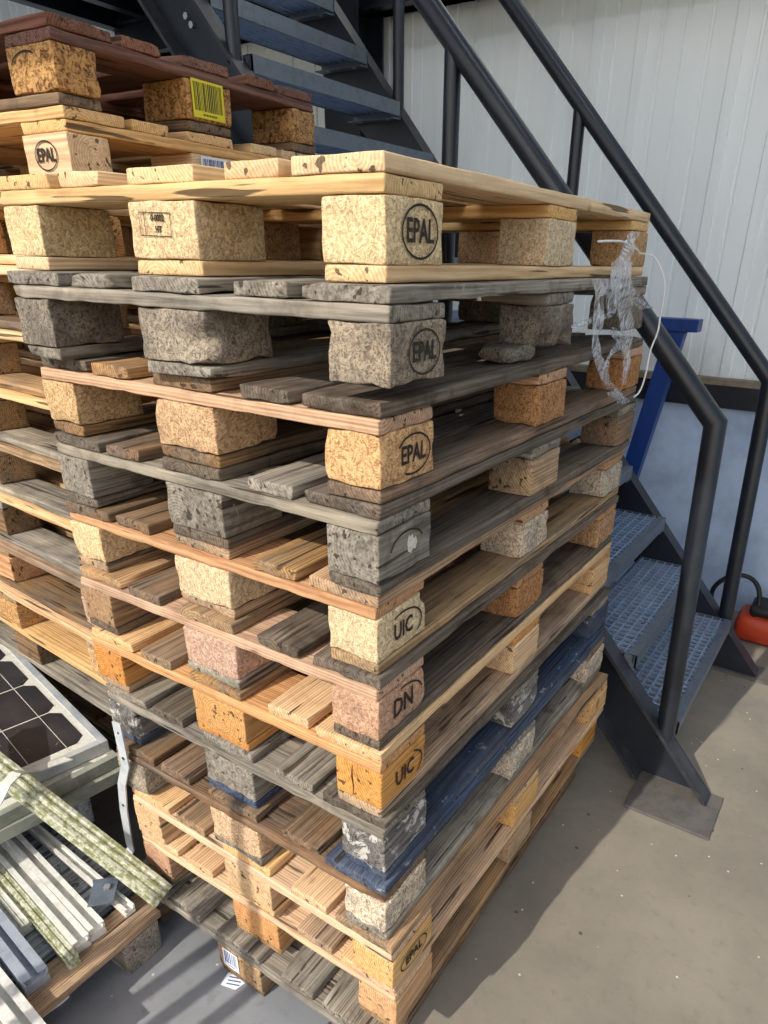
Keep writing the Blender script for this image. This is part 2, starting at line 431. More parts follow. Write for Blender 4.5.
# ------------------------------------------------------------------ pallets (local: length 1.2 along Y, width .8 along X, origin at the centre of the foot)
DX = [(-.3275, .145), (-.184, .1), (0., .145), (.184, .1), (.3275, .145)]
BX = [(-.35, .1), (0., .145), (.35, .1)]
BY = [-.5275, 0., .5275]
seed_n = [1]
def pallet(x, y, z, yaw, deck, strg, blocks, bottom, label, group, wear=.0018, name='wooden_pallet',
           missing=(), broken=(), deck_over=None, split=None):
    root = empty(name, (x, y, z), yaw); tag(root, label, 'pallet', group)
    R = random.Random(seed_n[0]*17+3)
    def ns(): seed_n[0] += 1; return seed_n[0]
    def pick(m): return W[R.choice(m) if isinstance(m, (list, tuple)) else m]
    parts = {}
    for i, (bx, bw) in enumerate(BX):
        if ('bottom', i) in missing: continue
        me = rbox_mesh('bottom_board', 1.196, bw, .0215, .004, (16, 2, 1), .0009, wear*1.2, ns(), rough_end=.003)
        parts['b', i] = link('bottom_board', me, pick(bottom), root, (bx, R.uniform(-.002, .002), .011), (0, 0, PI/2))
    for j, by in enumerate(BY):
        for i, (bx, bw) in enumerate(BX):
            mname = blocks[j*3+i] if isinstance(blocks, (list, tuple)) and len(blocks) == 9 else R.choice(blocks)
            ch = mname.startswith('c_'); w_ = wear*(1.6 if ch else 1.)
            cuts = [(c, r_) for (jj, ii, c, r_) in broken if (jj, ii) == (j, i)]
            me = rbox_mesh('block', .144, bw-.001, .0778, .003, (9, 7, 6), .0016 if ch else .0007, w_, ns(), cuts)
            parts['k', j, i] = link('block', me, W[mname], root, (bx, by, .061), (0, 0, PI/2))
        me = rbox_mesh('stringer_board', .797, .145, .0215, .0035, (26, 4, 1), .0011, wear*.9, ns(), rough_end=.005)
        parts['s', j] = link('stringer_board', me, pick(strg), root, (0, by, .111))
    for i, (bx, bw) in enumerate(DX):
        mt = deck_over[i] if deck_over and deck_over[i] else deck
        me = rbox_mesh('deck_board', 1.197+R.uniform(-.006, .004), bw-.001, .0215, .003, (22, 6, 1), .0009, wear*1.0, ns(), rough_end=.007)
        parts['d', i] = link('deck_board', me, pick(mt), root, (bx+R.uniform(-.003, .003), R.uniform(-.004, .002), .133), (0, 0, PI/2))
    parts['root'] = root
    return parts
# faces of a block in its own frame (its X axis = pallet Y, its Y axis = pallet -X)
F_RIGHT = ((0, -.05, 0), (1, 0, 0), (0, 0, 1))     # faces pallet +X, outer block (width .1)
F_FRONT = ((-.072, 0, 0), (0, -1, 0), (0, 0, 1))   # faces pallet -Y
F_BACKY = ((.072, 0, 0), (0, 1, 0), (0, 0, 1))

G1 = 'pallets of the tall front stack'
H = .1444
fit = [(-.024, .014, 1.5), (.002, -.015, 1.6), (-.004, .006, -.1), (-.002, .004, -.35), (-.015, .009, -.06), (-.009, -.001, .09),
       (-.004, -.005, .26), (.009, -.006, -.12), (.02, -.019, -.13), (.045, -.017, -.76), (.032, -.005, .1), (-.004, -.037, -.16)]
def B9(front, mid, back): return list(front)+list(mid)+list(back)
spec = [
 dict(deck='fresh', strg='fresh', blocks=B9(['c_light']*3, ['c_tan', 'c_tan', 'c_light'], ['c_tan']*3), bottom=['fresh'],
      label='fresh yellow pine pallet with a dark EPAL ring, topmost of the front stack', wear=.0012),
 dict(deck='dgrey', strg='grey', blocks=B9(['c_dark', 'c_grey', 'c_grey'], ['c_dark', 'c_dark', 'c_dark'], ['c_dark']*3), bottom='dgrey',
      label='dark grey weathered pallet right under the fresh yellow topmost pallet', wear=.0035),
 dict(deck=['brown', 'grey'], strg='pink', blocks=B9(['c_tan', 'c_tan', 'c_tan'], ['c_orange']*3, ['c_orange']*3), bottom=['brown'],
      label='grey-brown pallet with orange chipboard blocks, third from the top of the front stack', wear=.003, deck_over=['dirty_shaded', 'tan', 'brown', 'dirty_shaded', 'dirty_shaded']),
 dict(deck=['grey', 'brown'], strg='grey', blocks=B9(['dgrey', 'dgrey', 'dgrey'], ['brown', 'brown', 'tan'], ['brown', 'brown', 'brown']), bottom=['dirty_shaded', 'dirty_shaded'], deck_over=['dirty_shaded', None, 'dirty_shaded', None, 'dirty_shaded'],
      label='grey pallet with solid grey corner block, fourth from the top of the front stack', wear=.003),
 dict(deck=['tan', 'brown'], strg='orange', blocks=B9(['c_light', 'c_light', 'c_light'], ['c_tan', 'c_tan', 'c_white'], ['c_tan', 'c_tan', 'c_white']), bottom=['tan'],
      label='yellow-edged pallet with pale blocks and upper UIC mark, fifth from the top', wear=.003),
 dict(deck=['brown', 'tan'], strg='pink', blocks=B9(['tan', 'c_pink', 'c_pink'], ['c_orange', 'c_pink', 'c_orange'], ['c_orange', 'c_orange', 'c_orange']), bottom=['grey', 'dirty_shaded'], deck_over=[None, None, None, 'dirty_shaded', 'dirty_shaded'],
      label='pinkish pallet with brick-toned chipboard blocks and bluish worn lower edge, sixth from the top', wear=.003),
 dict(deck=['fresh2', 'tan'], strg='orange', blocks=B9(['orange', 'orange', 'orange'], ['tan', 'tan', 'fresh2'], ['tan', 'tan', 'fresh2']), bottom=['orange', 'tan'],
      label='bright orange pallet with a cracked orange corner block, seventh from the top', wear=.002),
 dict(deck=['dgrey', 'grey'], deck_over=[None, 'dirty_shaded', None, None, 'dirty_shaded'], strg='grey', blocks=B9(['scuffed', 'dgrey', 'scuffed'], ['scuffed', 'dgrey', 'scuffed'], ['dgrey', 'dgrey', 'blue']), bottom='blue',
      label='dark scuffed pallet with dull blue sides, under the bright orange pallet', wear=.004),
 dict(deck=['brown', 'dgrey'], strg=['brown', 'dgrey'], blocks=B9(['c_grey', 'c_tan', 'c_white'], ['c_grey', 'c_grey', 'c_white'], ['c_grey', 'c_grey', 'c_white']), bottom='dgrey',
      label='brown-grey pallet with crumbling whitish chipboard corner block, ninth from the top', wear=.004, deck_over=[None, None, None, None, 'blue']),
 dict(deck=['fresh2', 'fresh2', 'tan'], strg='fresh2', blocks=B9(['fresh2', 'fresh2', 'fresh2'], ['tan', 'tan', 'fresh2'], ['tan', 'tan', 'fresh2']), bottom='fresh2',
      label='pale clean pallet with EPAL mark, third from the floor in the front stack', wear=.002),
 dict(deck=['tan', 'fresh2'], strg='fresh2', blocks=B9(['pink', 'orange', 'orange'], ['tan', 'tan', 'tan'], ['tan', 'tan', 'orange']), bottom='tan',
      label='tan pallet with knotty deck boards, second from the floor in the front stack', wear=.002),
 dict(deck='dgrey', strg=['dgrey', 'grey'], blocks=B9(['brown', 'tan', 'tan'], ['brown']*3, ['brown']*3), bottom='brown',
      label='dark weathered pallet standing on the floor, bottom of the front stack with a paper label', wear=.004),
]
FP = []
for k, (f, s) in enumerate(zip(fit, spec)):
    dx, dy, yaw = f; z = H*(11-k)
    kw = dict(s)
    if k == 1:
        kw['missing'] = [('bottom', 2)]
        kw['broken'] = [(1, 2, (-.05, -.05, -.039), .05), (1, 2, (.03, -.05, -.039), .04), (0, 1, (-.07, -.05, -.01), .035), (0, 1, (-.07, -.07, .0), .03)]
    if k == 4: kw['broken'] = [(0, 2, (.07, -.05, .03), .02)]
    FP.append(pallet(-.4+dx, .6+dy, z, math.radians(yaw), label=kw.pop('label'), group=G1, **kw))

# broken off lump of chipboard lying under the grey pallet
me = rbox_mesh('chipboard_lump', .12, .06, .03, .006, (8, 5, 3), .005, .006, 901)
o = link('chipboard_lump', me, W['c_dark'], None, (-.062, .50, H*10+.017), (0, 0, PI/2-.15))
tag(o, 'broken lump of dark chipboard lying in the gap under the grey weathered pallet', 'wood chunk')

# stamps on the blocks
stamp(FP[0]['k', 0, 2], 'EPAL', 'ring', F_RIGHT, .040, .046, .033, (.008, 0))
stamp(FP[1]['k', 0, 2], 'EPAL', 'ring', F_RIGHT, .036, .042, .030, (.01, 0))
stamp(FP[2]['k', 0, 2], 'EPAL', 'ring', F_RIGHT, .038, .046, .031, (.01, 0), (-120, 150))
stamp(FP[3]['k', 0, 2], '', 'ring', F_RIGHT, .03, .046, .030, (.0, 0), (20, 170))
b = MB(); b.prism([(-.010, -.012), (-.003, -.016), (.002, -.010), (.008, -.013), (.013, -.002), (.009, .008), (.004, .004), (.001, .014), (-.005, .010), (-.008, .016), (-.012, .004)], 'z', 0, .0008)
for v_ in b.bm.verts: v_.co = Vector((.014, -.0506, .004))+Vector((v_.co.x*1.1, -v_.co.z, v_.co.y))
b.build('paint_fleck', M_pback, FP[3]['k', 0, 2])
stamp(FP[4]['k', 0, 2], 'UIC', 'ring', F_RIGHT, .042, .056, .034, (.0, -.004), (-40, 120))
stamp(FP[5]['k', 0, 2], 'DN', 'ring', F_RIGHT, .052, .06, .036, (.0, 0), (10, 100))
stamp(FP[6]['k', 0, 2], 'UIC', 'ring', F_RIGHT, .046, .058, .036, (.0, -.002), (-45, 60))
stamp(FP[9]['k', 0, 2], 'EPAL', 'ring', F_RIGHT, .034, .048, .027, (.0, 0))
stamp(FP[0]['k', 0, 1], '', 'rect', F_FRONT, .018, .034, .016, (-.012, .008), tilt=-.03)
stamp(FP[0]['k', 0, 1], '0-0002', '', F_FRONT, .013, .03, .015, (-.006, .016), tilt=-.03)
stamp(FP[0]['k', 0, 1], 'HT', '', F_FRONT, .013, .03, .015, (-.006, .001), tilt=-.03)
# crack in the orange corner block
b = MB()
pts = [(.012, .036), (.0145, .01), (.011, -.012), (.012, -.034), (.0095, -.012), (.012, .012)]
b.prism(pts, 'x', -.0735, -.0725); b.build('crack', M_ink, FP[6]['k', 0, 2])
# paper label on the lowest middle block
lab = barcode(FP[11]['k', 0, 1], M_white, ((-.072, .028, .006), (0, -1, 0), (0, 0, 1)), .052, .06, True, 5, M_navy)

# ------------------------------------------------------------------ back stack (long side to the front)
G2 = 'pallets of the back stack'
tones = [
 dict(deck='grey', strg='tan', blocks=['brown'], bottom='grey'),
 dict(deck='tan', strg='tan', blocks=['brown', 'tan'], bottom='tan'),
 dict(deck='grey', strg='grey', blocks=['c_grey'], bottom='grey'),
 dict(deck='grey', strg='tan', blocks=['brown', 'c_tan'], bottom='grey'),
 dict(deck='fresh2', strg='tan', blocks=['c_tan'], bottom='fresh2'),
 dict(deck='tan', strg='tan', blocks=['pink'], bottom=['brown', 'grey']),
 dict(deck='fresh2', strg='grey', blocks=['brown'], bottom='grey'),
 dict(deck='tan', strg='tan', blocks=['brown', 'tan'], bottom='grey'),
 dict(deck='fresh', strg='tan', blocks=['tan'], bottom='grey'),
 dict(deck='fresh', strg='fresh', blocks=['tan'], bottom='tan'),
 dict(deck='fresh', strg='fresh2', blocks=['c_tan'], bottom='brown'),
 dict(deck='fresh2', strg='fresh', blocks=['fresh2'], bottom='fresh'),
 dict(deck='fresh', strg='fresh', blocks=['fresh', 'orange', 'fresh2'][:1], bottom='fresh'),
 dict(deck='red', strg='red', blocks=['c_red'], bottom='brown'),
]
ordw = ['standing on the floor behind the solar panels', 'second from the floor', 'third from the floor', 'fourth from the floor', 'fifth from the floor',
        'sixth from the floor', 'seventh from the floor', 'eighth from the floor', 'ninth from the floor', 'tenth from the floor', 'eleventh from the floor',
        'twelfth from the floor']
adj = {'grey': 'weathered grey', 'tan': 'tan', 'fresh2': 'pale', 'fresh': 'yellow'}
BPs = []
# front corner (x, y) and yaw of each level
y0s = [.10, .10, .105, .11, .12, .135, .15, .165, .18, .195, .21, .225, .245, .245]
for k in range(14):
    t = dict(tones[k]); top = k >= 12
    yawd = 2.5 if top else -4.
    if k < 3: y0s[k] = .28
    if k == 3: y0s[k] = .15
    cx = -.925 if top else -.90
    cy = y0s[k]+(-.02 if not top else -.015)
    a = math.radians(yawd)
    # local frame of the rotated pallet: its length runs along world X; +pallet X faces ... rotate by +90 deg: pallet X -> world Y, pallet Y -> world -X
    rz = PI/2+a
    # corner nearest camera in pallet coordinates: world (+X, -Y) = pallet (-.4, -.6)
    c, s_ = math.cos(rz), math.sin(rz); lx, ly = -.4, -.6
    ox = cx-(lx*c-ly*s_); oy = cy-(lx*s_+ly*c)
    if k == 13: lbl = 'reddish weathered pallet with yellow barcode label, topmost of the back stack'
    elif k == 12: lbl = 'yellow pine pallet with EPAL ring, under the reddish topmost pallet at left'
    else: lbl = '%s pallet of the left back stack, %s' % (adj[t['deck']], ordw[k])
    BPs.append(pallet(ox, oy, H*k+.0005, rz, label=lbl, group=G2, wear=.003 if k != 12 else .0015, **t))
# in this turned frame: world -Y face of the near corner block = pallet -X ; world +X face = pallet -Y
F_LEFT = ((0, .05, 0), (-1, 0, 0), (0, 0, 1))
stamp(BPs[12]['k', 0, 0], 'EPAL', 'ring', F_LEFT, .034, .036, .027, (.0, 0))
stamp(BPs[13]['k', 0, 0], '', 'ring', F_LEFT, .03, .05, .030, (-.01, 0), (60, 160))
barcode(BPs[13]['k', 0, 1], M_yellow, ((-.0735, .006, .004), (0, -1, 0), (0, 0, 1)), .10, .074, True, 2)
barcode(BPs[12]['k', 0, 1], M_white, ((-.0735, .004, .002), (0, -1, 0), (0, 0, 1)), .09, .066, True, 3, M_navy)

# ------------------------------------------------------------------ low pallet with rails (left foreground)
low = empty('low_pallet', (-1.25, -.45, 0)); tag(low, 'low old pallet on the floor at left carrying the aluminium rails and solar panels', 'pallet')
lx0, ly0 = 1.25, .45
xs = [(-.70, .10, 'tan', -.87, -.062)]
x = -.815
for i in range(8):
    xs.append((x, .088, 'oldblue', -.87, .02 if i else -.03)); x -= .100
for i, (cx, wd, mt, ya, yb) in enumerate(xs):
    seed_n[0] += 1
    me = rbox_mesh('deck_board', yb-ya, wd, .0215, .003, (14, 3, 1), .001, .003, seed_n[0], rough_end=.003)
    link('deck_board', me, W[mt], low, (cx+lx0, (ya+yb)/2+ly0, .111), (0, 0, PI/2))
for cy_ in (-.125, -.45, -.80):
    for cx_, bw in ((-.6975, .093), (-1.13, .1), (-1.56, .1)):
        seed_n[0] += 1
        me = rbox_mesh('block', bw if cx_ > -1 else .14, .1, .099, .002, (7, 6, 5), .0008, .002, seed_n[0])
        link('block', me, W['grey'], low, (cx_+lx0, cy_+ly0, .0497))
    me = rbox_mesh('bearer', .78, .07, .03, .002, (8, 2, 1), .001, .002, seed_n[0])
    link('bearer', me, W['grey'], low, (-1.16+lx0+.0, cy_+ly0, .0845) if False else (-1.345+lx0, cy_+ly0+.086, .0845))

def rail(a, b, z, mat, label, w=.040, h=.038, slot='top', tilt=0., group='aluminium mounting rails'):
    """slotted mounting profile extruded from a to b (xy of its centre line), resting at height z"""
    ax_, ay = a; bx, by = b; L = math.hypot(bx-ax_, by-ay); ang = math.atan2(by-ay, bx-ax_)
    hw = w/2; t = .0028
    if slot == 'top':
        P = [(-hw, 0), (hw, 0), (hw, h*.42), (hw-.006, h*.46), (hw-.006, h*.56), (hw, h*.6), (hw, h), (.007, h), (.007, h-t), (hw-t, h-t*1.2), (hw-t-.004, h*.55), (-hw+t+.004, h*.55), (-hw+t, h-t*1.2), (-.007, h-t), (-.007, h), (-hw, h), (-hw, h*.6), (-hw+.006, h*.56), (-hw+.006, h*.46), (-hw, h*.42)]
    elif slot == 'stepped':
        P = [(-hw, 0), (hw, 0), (hw, h*.30), (hw-.007, h*.34), (hw-.007, h*.52), (hw-.001, h*.56), (hw-.001, h*.9), (hw-.004, h), (.012, h), (.009, h-.004), (.002, h-.004), (0, h-.001), (-.006, h-.001), (-.009, h*.74), (-.014, h*.74), (-.016, h*.8), (-hw, h*.8), (-hw, h*.5), (-hw+.006, h*.46), (-hw+.006, h*.3), (-hw, h*.26)]
    else:
        P = [(-hw, 0), (hw, 0), (hw, h), (hw-t, h), (hw-t, t*1.2), (.004, t*1.2), (.004, h*.8), (-.004, h*.8), (-.004, t*1.2), (-hw+t, t*1.2), (-hw+t, h), (-hw, h)]
    bm_ = MB(); bm_.prism(P, 'x', 0, L/math.cos(tilt))
    o = bm_.build('mounting_rail', mat, None, loc=(ax_, ay, z+(L*math.tan(tilt) if tilt else 0)), rot=(0, tilt, ang))
    tag(o, label, 'rail', group); return o
zD = .1235
def ext(a, b, far):  # lengthen the far (left) end
    d = Vector(b)-Vector(a); d.normalize(); return tuple(Vector(a)-d*far)
R = [
 ((-1.045, -.126), (-.668, -.044), zD+.002, M_moss, 'mossy rail slanting up onto the solar panels, the one nearest the front stack', .050, .048, 'stepped', .30),
 ((-1.118, -.090), (-.70, -.112), zD, M_alu, 'narrow whitish aluminium rail tucked under the slanting mossy rail', .026, .024, 'top', .5),
 ((-1.232, -.141), (-.708, -.196), zD, M_alu, 'long pale rail just left of the galvanised bracket plate', .038, .040, 'top', .1),
 ((-1.138, -.190), (-.708, -.238), zD, M_alu, 'second pale rail left of the bracket plate, alongside a mossy rail', .040, .038, 'top', .15),
 ((-1.0, -.240), (-.684, -.274), zD, M_moss, 'short narrow rail crusted with green moss, beside the second pale rail', .026, .034, 'stepped', .25),
 ((-1.2, -.252), (-.860, -.288), zD, M_moss2, 'short stained rail ending before the light plank', .034, .034, 'stepped', .1),
 ((-1.12, -.305), (-.705, -.350), zD, M_alug, 'broad bluish grey aluminium rail with deep grooves', .054, .046, 'top', .2),
 ((-1.02, -.386), (-.572, -.424), zD, M_alu, 'front white rail overhanging the plank edge at the bottom left corner', .050, .040, 'top', .35),
]
for a, b_, z, m, lb, w, h, sl, fr in R: rail(ext(a, b_, fr), b_, z, m, lb, w, h, sl, math.radians(29.5) if 'nearest the front' in lb else 0.)

# galvanised bracket plate with nut, at the end of the narrow rail
b = MB(); b.box(-.036, .036, -.03, .03, 0, .003); b.box(-.036, -.033, -.03, .03, 0, .014)
o = b.build('bracket_plate', M_galv, None, loc=(-.775, -.130, zD+.0425), rot=(.0, .0, -.8)); tag(o, 'square galvanised bracket plate with a bright nut, between the pale rails', 'bracket')
b = MB(); b.cyl((0, 0, .003), (0, 0, 1), .009, .008, 6); b.build('nut', M_bolt, o, loc=(-.012, .008, 0))

# hooked galvanised strap standing at the left of the front stack
def flat(pts, w, t, wdir):
    """flat bar along pts (list of Vectors), width along wdir"""
    bm = bmesh.new(); pts = [Vector(p) for p in pts]; wd = Vector(wdir).normalized(); prev = None; n = len(pts)
    for i, p in enumerate(pts):
        d = (pts[min(i+1, n-1)]-pts[max(i-1, 0)]).normalized(); nn = d.cross(wd).normalized()
        ring = [bm.verts.new(p+wd*sx*w/2+nn*sy*t/2) for sx, sy in ((-1, -1), (1, -1), (1, 1), (-1, 1))]
        if prev:
            for k in range(4): bm.faces.new((prev[k], prev[(k+1) % 4], ring[(k+1) % 4], ring[k]))
        else: bm.faces.new(ring)
        prev = ring
    bm.faces.new(prev[::-1]); m = MB(); m.bm.free(); m.bm = bm; return m
st = flat([(-.711, -.040, .663), (-.714, -.038, .600), (-.722, -.034, .530), (-.762, -.030, .452), (-.800, -.018, .340), (-.848, .004, .190), (-.858, .010, .150), (-.862, -.006, .1270), (-.872, -.03, .1255)], .026, .004, (1, .1, 0))
o = st.build('hooked_strap', M_strap); tag(o, 'upright galvanised strap with a double bend, hooked foot, left edge of the front stack', 'metal strap')
b = MB()
for p in ((-.713, -.0365, .635), (-.719, -.0335, .556), (-.790, -.0185, .366)): b.cyl(p, (0, -1, 0), .0045, .0048, 10)
b.build('hole', M_black, o)

# ------------------------------------------------------------------ solar panels on two timbers
def bearer(x0, x1, y, z0, z1, lb):
    me = rbox_mesh('timber', x1-x0, .07, z1-z0, .003, (10, 3, 3), .0008, .003, 700+int(abs(y)*100))
    o = link('timber', me, W['oldblue'], None, ((x0+x1)/2, y, (z0+z1)/2)); tag(o, lb, 'timber')
bearer(-1.98, -1.06, -.0, .1225, .2445, 'grey-blue squared timber carrying the solar panels, beside the mossy rail')
bearer(-1.98, -1.38, -.33, .1225, .2445, 'second grey squared timber under the near edge of the solar panels')
def solar(x, y, z, yaw, label, cells=True):
    """corner (x, y) is the right rear corner; panel runs to -X and -Y in its own frame"""
    root = empty('solar_panel', (x, y, z), yaw); tag(root, label, 'solar panel', 'stacked solar panels')
    Lx, Ly, T, f = 1.15, .52, .038, .022
    b = MB()
    for (x0, x1, y0, y1) in ((-Lx, 0, -f, 0), (-Lx, 0, -Ly, -Ly+f), (-f, 0, -Ly+f, -f), (-Lx, -Lx+f, -Ly+f, -f)):
        b.box(x0, x1, y0, y1, 0, T)
    b.build('frame', M_pframe if cells else M_pframe2, root, bevel=.0015)
    b = MB(); b.box(-Lx+f, -f, -Ly+f, -f, T-.010, T-.003); b.build('backsheet', M_pback, root)
    if cells:
        b = MB(); c = .205; g = .006; ch = .026; nx = int((Lx-2*f-.03)/(c+g)); ny = 2
        for i in range(nx):
            for j in range(ny):
                x1 = -f-.028-i*(c+g); y1 = -f-.018-j*(c+g)
                P = [(x1-ch, y1), (x1-c+ch, y1), (x1-c, y1-ch), (x1-c, y1-c+ch), (x1-c+ch, y1-c), (x1-ch, y1-c), (x1, y1-c+ch), (x1, y1-ch)]
                b.prism(P, 'z', T-.003, T-.0022)
        b.build('cell_grid', M_cell, root)
        b = MB()
        for j in range(ny):
            for q in (.25, .75):
                y1 = -f-.022-j*(c+g)-q*c; b.box(-Lx+f+.02, -f-.028, y1-.0008, y1+.0008, T-.0022, T-.0017)
        b.build('busbar_lines', M_pback, root)
    return root
solar(-1.002, .128, .2455, math.radians(-9), 'lowest solar panel of the pile, only its frame edge showing', False)
solar(-1.022, .124, .2840, math.radians(-7), 'middle solar panel of the pile, seen as a grimy frame edge', False)
solar(-1.058, .121, .3225, math.radians(-11), 'topmost dusty solar panel with dark cells and a pale frame')
st = flat([(-1.074, .010, .3615), (-1.090, -.030, .3615), (-1.098, -.066, .364), (-1.070, -.105, .400), (-1.033, -.141, .436), (-1.015, -.178, .436), (-1.024, -.205, .395), (-1.03, -.25, .365)], .030, .004, (1, .3, 0))
o = st.build('bent_bracket', M_alu); tag(o, 'bent aluminium bracket lying across the topmost solar panel frame and the slanting rail', 'bracket')

# torn paper on the floor
b = MB(); b.prism([(-.028, -.02), (.012, -.026), (.03, -.004), (.022, .02), (-.006, .024), (-.024, .012)], 'z', 0, .0012)
o = b.build('torn_paper', M_white, None, loc=(-.428, -.038, .0015), rot=(.0, 0, .4)); tag(o, 'torn scrap of white paper on the floor below the paper label', 'paper')
b = MB()
for i in range(4): b.box(-.016, .018, -.016+i*.009, -.013+i*.009, .0012, .0015)
b.build('print', M_navy, o)

# ------------------------------------------------------------------ staircase
YN0, YN1, YF0, YF1 = 1.240, 1.312, 2.19, 2.265
stair = empty('staircase', (.0, 1.75, 0)); tag(stair, 'dark steel staircase with grating treads and tube handrails, rising behind the pallets', 'staircase')
def sloc(v): return (v[0], v[1]-1.75, v[2])
SL = 1.15
def ztop(x): return .45-SL*(x-.036)
DV = .285
xt = -2.27
def para(d0, d1):
    """band of the sloped channel between vertical drops d0 and d1 below its top line, cut at the base plate"""
    zb = .013
    xa = .036+(.45-d0-zb)/SL; xb = .036+(.45-d1-zb)/SL
    return [(xt, ztop(xt)-d0), (xa, zb), (xb, zb), (xt, ztop(xt)-d1)]
def stringer(y_web0, y_web1, yf0, yf1, plate):
    b = MB()
    b.prism(para(0, DV), 'y', y_web0-1.75, y_web1-1.75)
    o = b.build('stringer', M_steel, stair, bevel=0)
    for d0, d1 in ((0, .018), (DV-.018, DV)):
        b = MB(); b.prism(para(d0, d1), 'y', yf0-1.75, yf1-1.75); b.build('flange', M_flange_lit, o)
    p = MB(); x0, x1, y0, y1 = plate; p.box(x0, x1, y0-1.75, y1-1.75, .0005, .012); p.build('base_plate', M_dusty_lit, o, bevel=.0015)
    return o
s1 = stringer(YN1-.010, YN1, YN0, YN1-.010, (.185, .455, 1.10, 1.318))
s2 = stringer(YF0, YF0+.010, YF0+.010, YF1, (.185, .470, 2.17, 2.30))
b = MB(); b.cyl((0, 0, 0), (0, -1, 0), .011, .010, 6); bolt0 = b.build('bolt', M_bolt, s1); nb = 0
for i in range(6, 13):
    x = .15-.173*i
    for dx in (-.02, .13):
        xx = x-dx; q = bolt0 if nb == 0 else bolt0.copy(); nb += 1
        if q is not bolt0: C.objects.link(q); q.parent = s1
        q.location = (xx, YN1-.010-1.75, ztop(xx)-.14)
for i in range(14):
    xn = .27-.173*i; z = .247+.197*i
    tr = empty('tread', sloc((xn, 1.75, z))); tr.parent = stair
    D = .25; y0, y1 = -(1.75-YN1)+.002, (YF0-1.75)-.002
    b = MB()
    n = 8
    for k in range(n):
        xx = -.012-(D-.024)*k/(n-1); b.box(xx-.0022, xx+.0022, y0, y1, -.032, 0)
    ny = 26
    for k in range(1, ny):
        yy = y0+(y1-y0)*k/ny; b.box(-D+.004, -.004, yy-.0034, yy+.0034, -.012, -.001)
    b.build('grating', M_grate, tr)
    b = MB(); b.box(-.006, 0, y0, y1, -.05, .001); b.box(-D, -D+.004, y0, y1, -.034, 0); b.box(-.03, -.006, y0, y1, -.003, .001)
    b.build('nosing', M_galv, tr)
    b = MB(); b.box(-D, 0, y0, y0+.005, -.062, 0); b.build('end_plate', M_galv, tr)
    b = MB(); b.box(-D, 0, y1-.005, y1, -.062, 0); b.box(-D, -.004, y1-.05, y1-.005, -.062, -.058); b.build('end_plate', M_galv, tr)
    for xx in (-.05, -.19):
        b = MB(); b.cyl((xx, y1-.03, -.0585), (0, 0, -1), .009, .0055, 10); b.build('bolt', M_bolt, tr)
def rail_path(y):
    return [sloc(p) for p in ((-2.27, y, 1.23+1.07*2.469), (.199, y, 1.23), (.238, y, .20))]
for nm, y in (('near', 1.280), ('far', 2.235)):
    b = MB(); b.tube(rail_path(y), .0302, 20); o = b.build('handrail', M_steel, stair, smooth=True)
    for x in (-.668, -1.505):
        b = MB(); b.tube([sloc((x, y, ztop(x)-.03)), sloc((x, y, 1.23-1.07*(x-.199)-.01))], .0242, 16); b.build('post', M_steel, o, smooth=True)

# landing and dark steelwork at the top of the stairs
land = empty('landing_platform', (-3.4, 2., 2.98)); tag(land, 'dark steel landing at the head of the staircase', 'platform')
b = MB(); b.box(-.6, 1.10, -.95, .78, .06, .12); b.build('deck_plate', M_steel, land)
b = MB(); b.box(-.6, 1.10, -.95, -.89, -.12, .06); b.box(-.6, 1.10, .72, .78, -.12, .06); b.box(-.6, -.52, -.89, .72, -.12, .06); b.build('edge_beam', M_steel, land)
b = MB()
for k in range(3): b.box(-.3+k*.5, -.23+k*.5, -.89, .72, -.10, .06)
b.build('joist', M_steel, land)
def hcol(x, y, z1, lb):
    b = MB(); b.box(-.11, .11, -.11, -.097, 0, z1); b.box(-.11, .11, .097, .11, 0, z1); b.box(-.006, .006, -.097, .097, 0, z1)
    b.box(-.14, .14, -.14, .14, 0, .012)
    o = b.build('steel_column', M_steel, None, loc=(x, y, 0)); tag(o, lb, 'column', 'steel columns'); return o
hcol(-2.10, 2.70, 4.55, 'dark steel H-column against the wall behind the upper stairs')
hcol(-3.82, 1.25, 2.858, 'dark steel column carrying the far end of the landing')
b = MB(); b.box(-3.3, 1.6, -.05, .04, -.09, .09); b.box(-3.3, 1.6, -.11, .04, .078, .09); b.box(-3.3, 1.6, -.11, .04, -.09, -.078)
o = b.build('wall_beam', M_steel, None, loc=(-.7, 2.795, 2.80)); tag(o, 'dark horizontal steel beam along the wall above the handrails', 'beam')

# ------------------------------------------------------------------ blue stand behind the stairs
bs = empty('blue_stand', (-.32, 2.5, 0)); tag(bs, 'blue painted T-topped steel stand leaning behind the staircase', 'stand')
b = MB(); b.box(-.012, .175, -.04, .04, 1.362, 1.412); b.build('top_bar', M_blue, bs, bevel=.003)
b = flat([(.085, 0, 1.364), (-.015, 0, .75), (-.135, 0, .01)], .06, .078, (0, 1, 0)); b.build('leg', M_blue, bs, bevel=.003)
b = MB(); b.box(-.24, .18, -.09, .09, .0005, .012); b.build('foot_plate', M_blue, bs, bevel=.002)

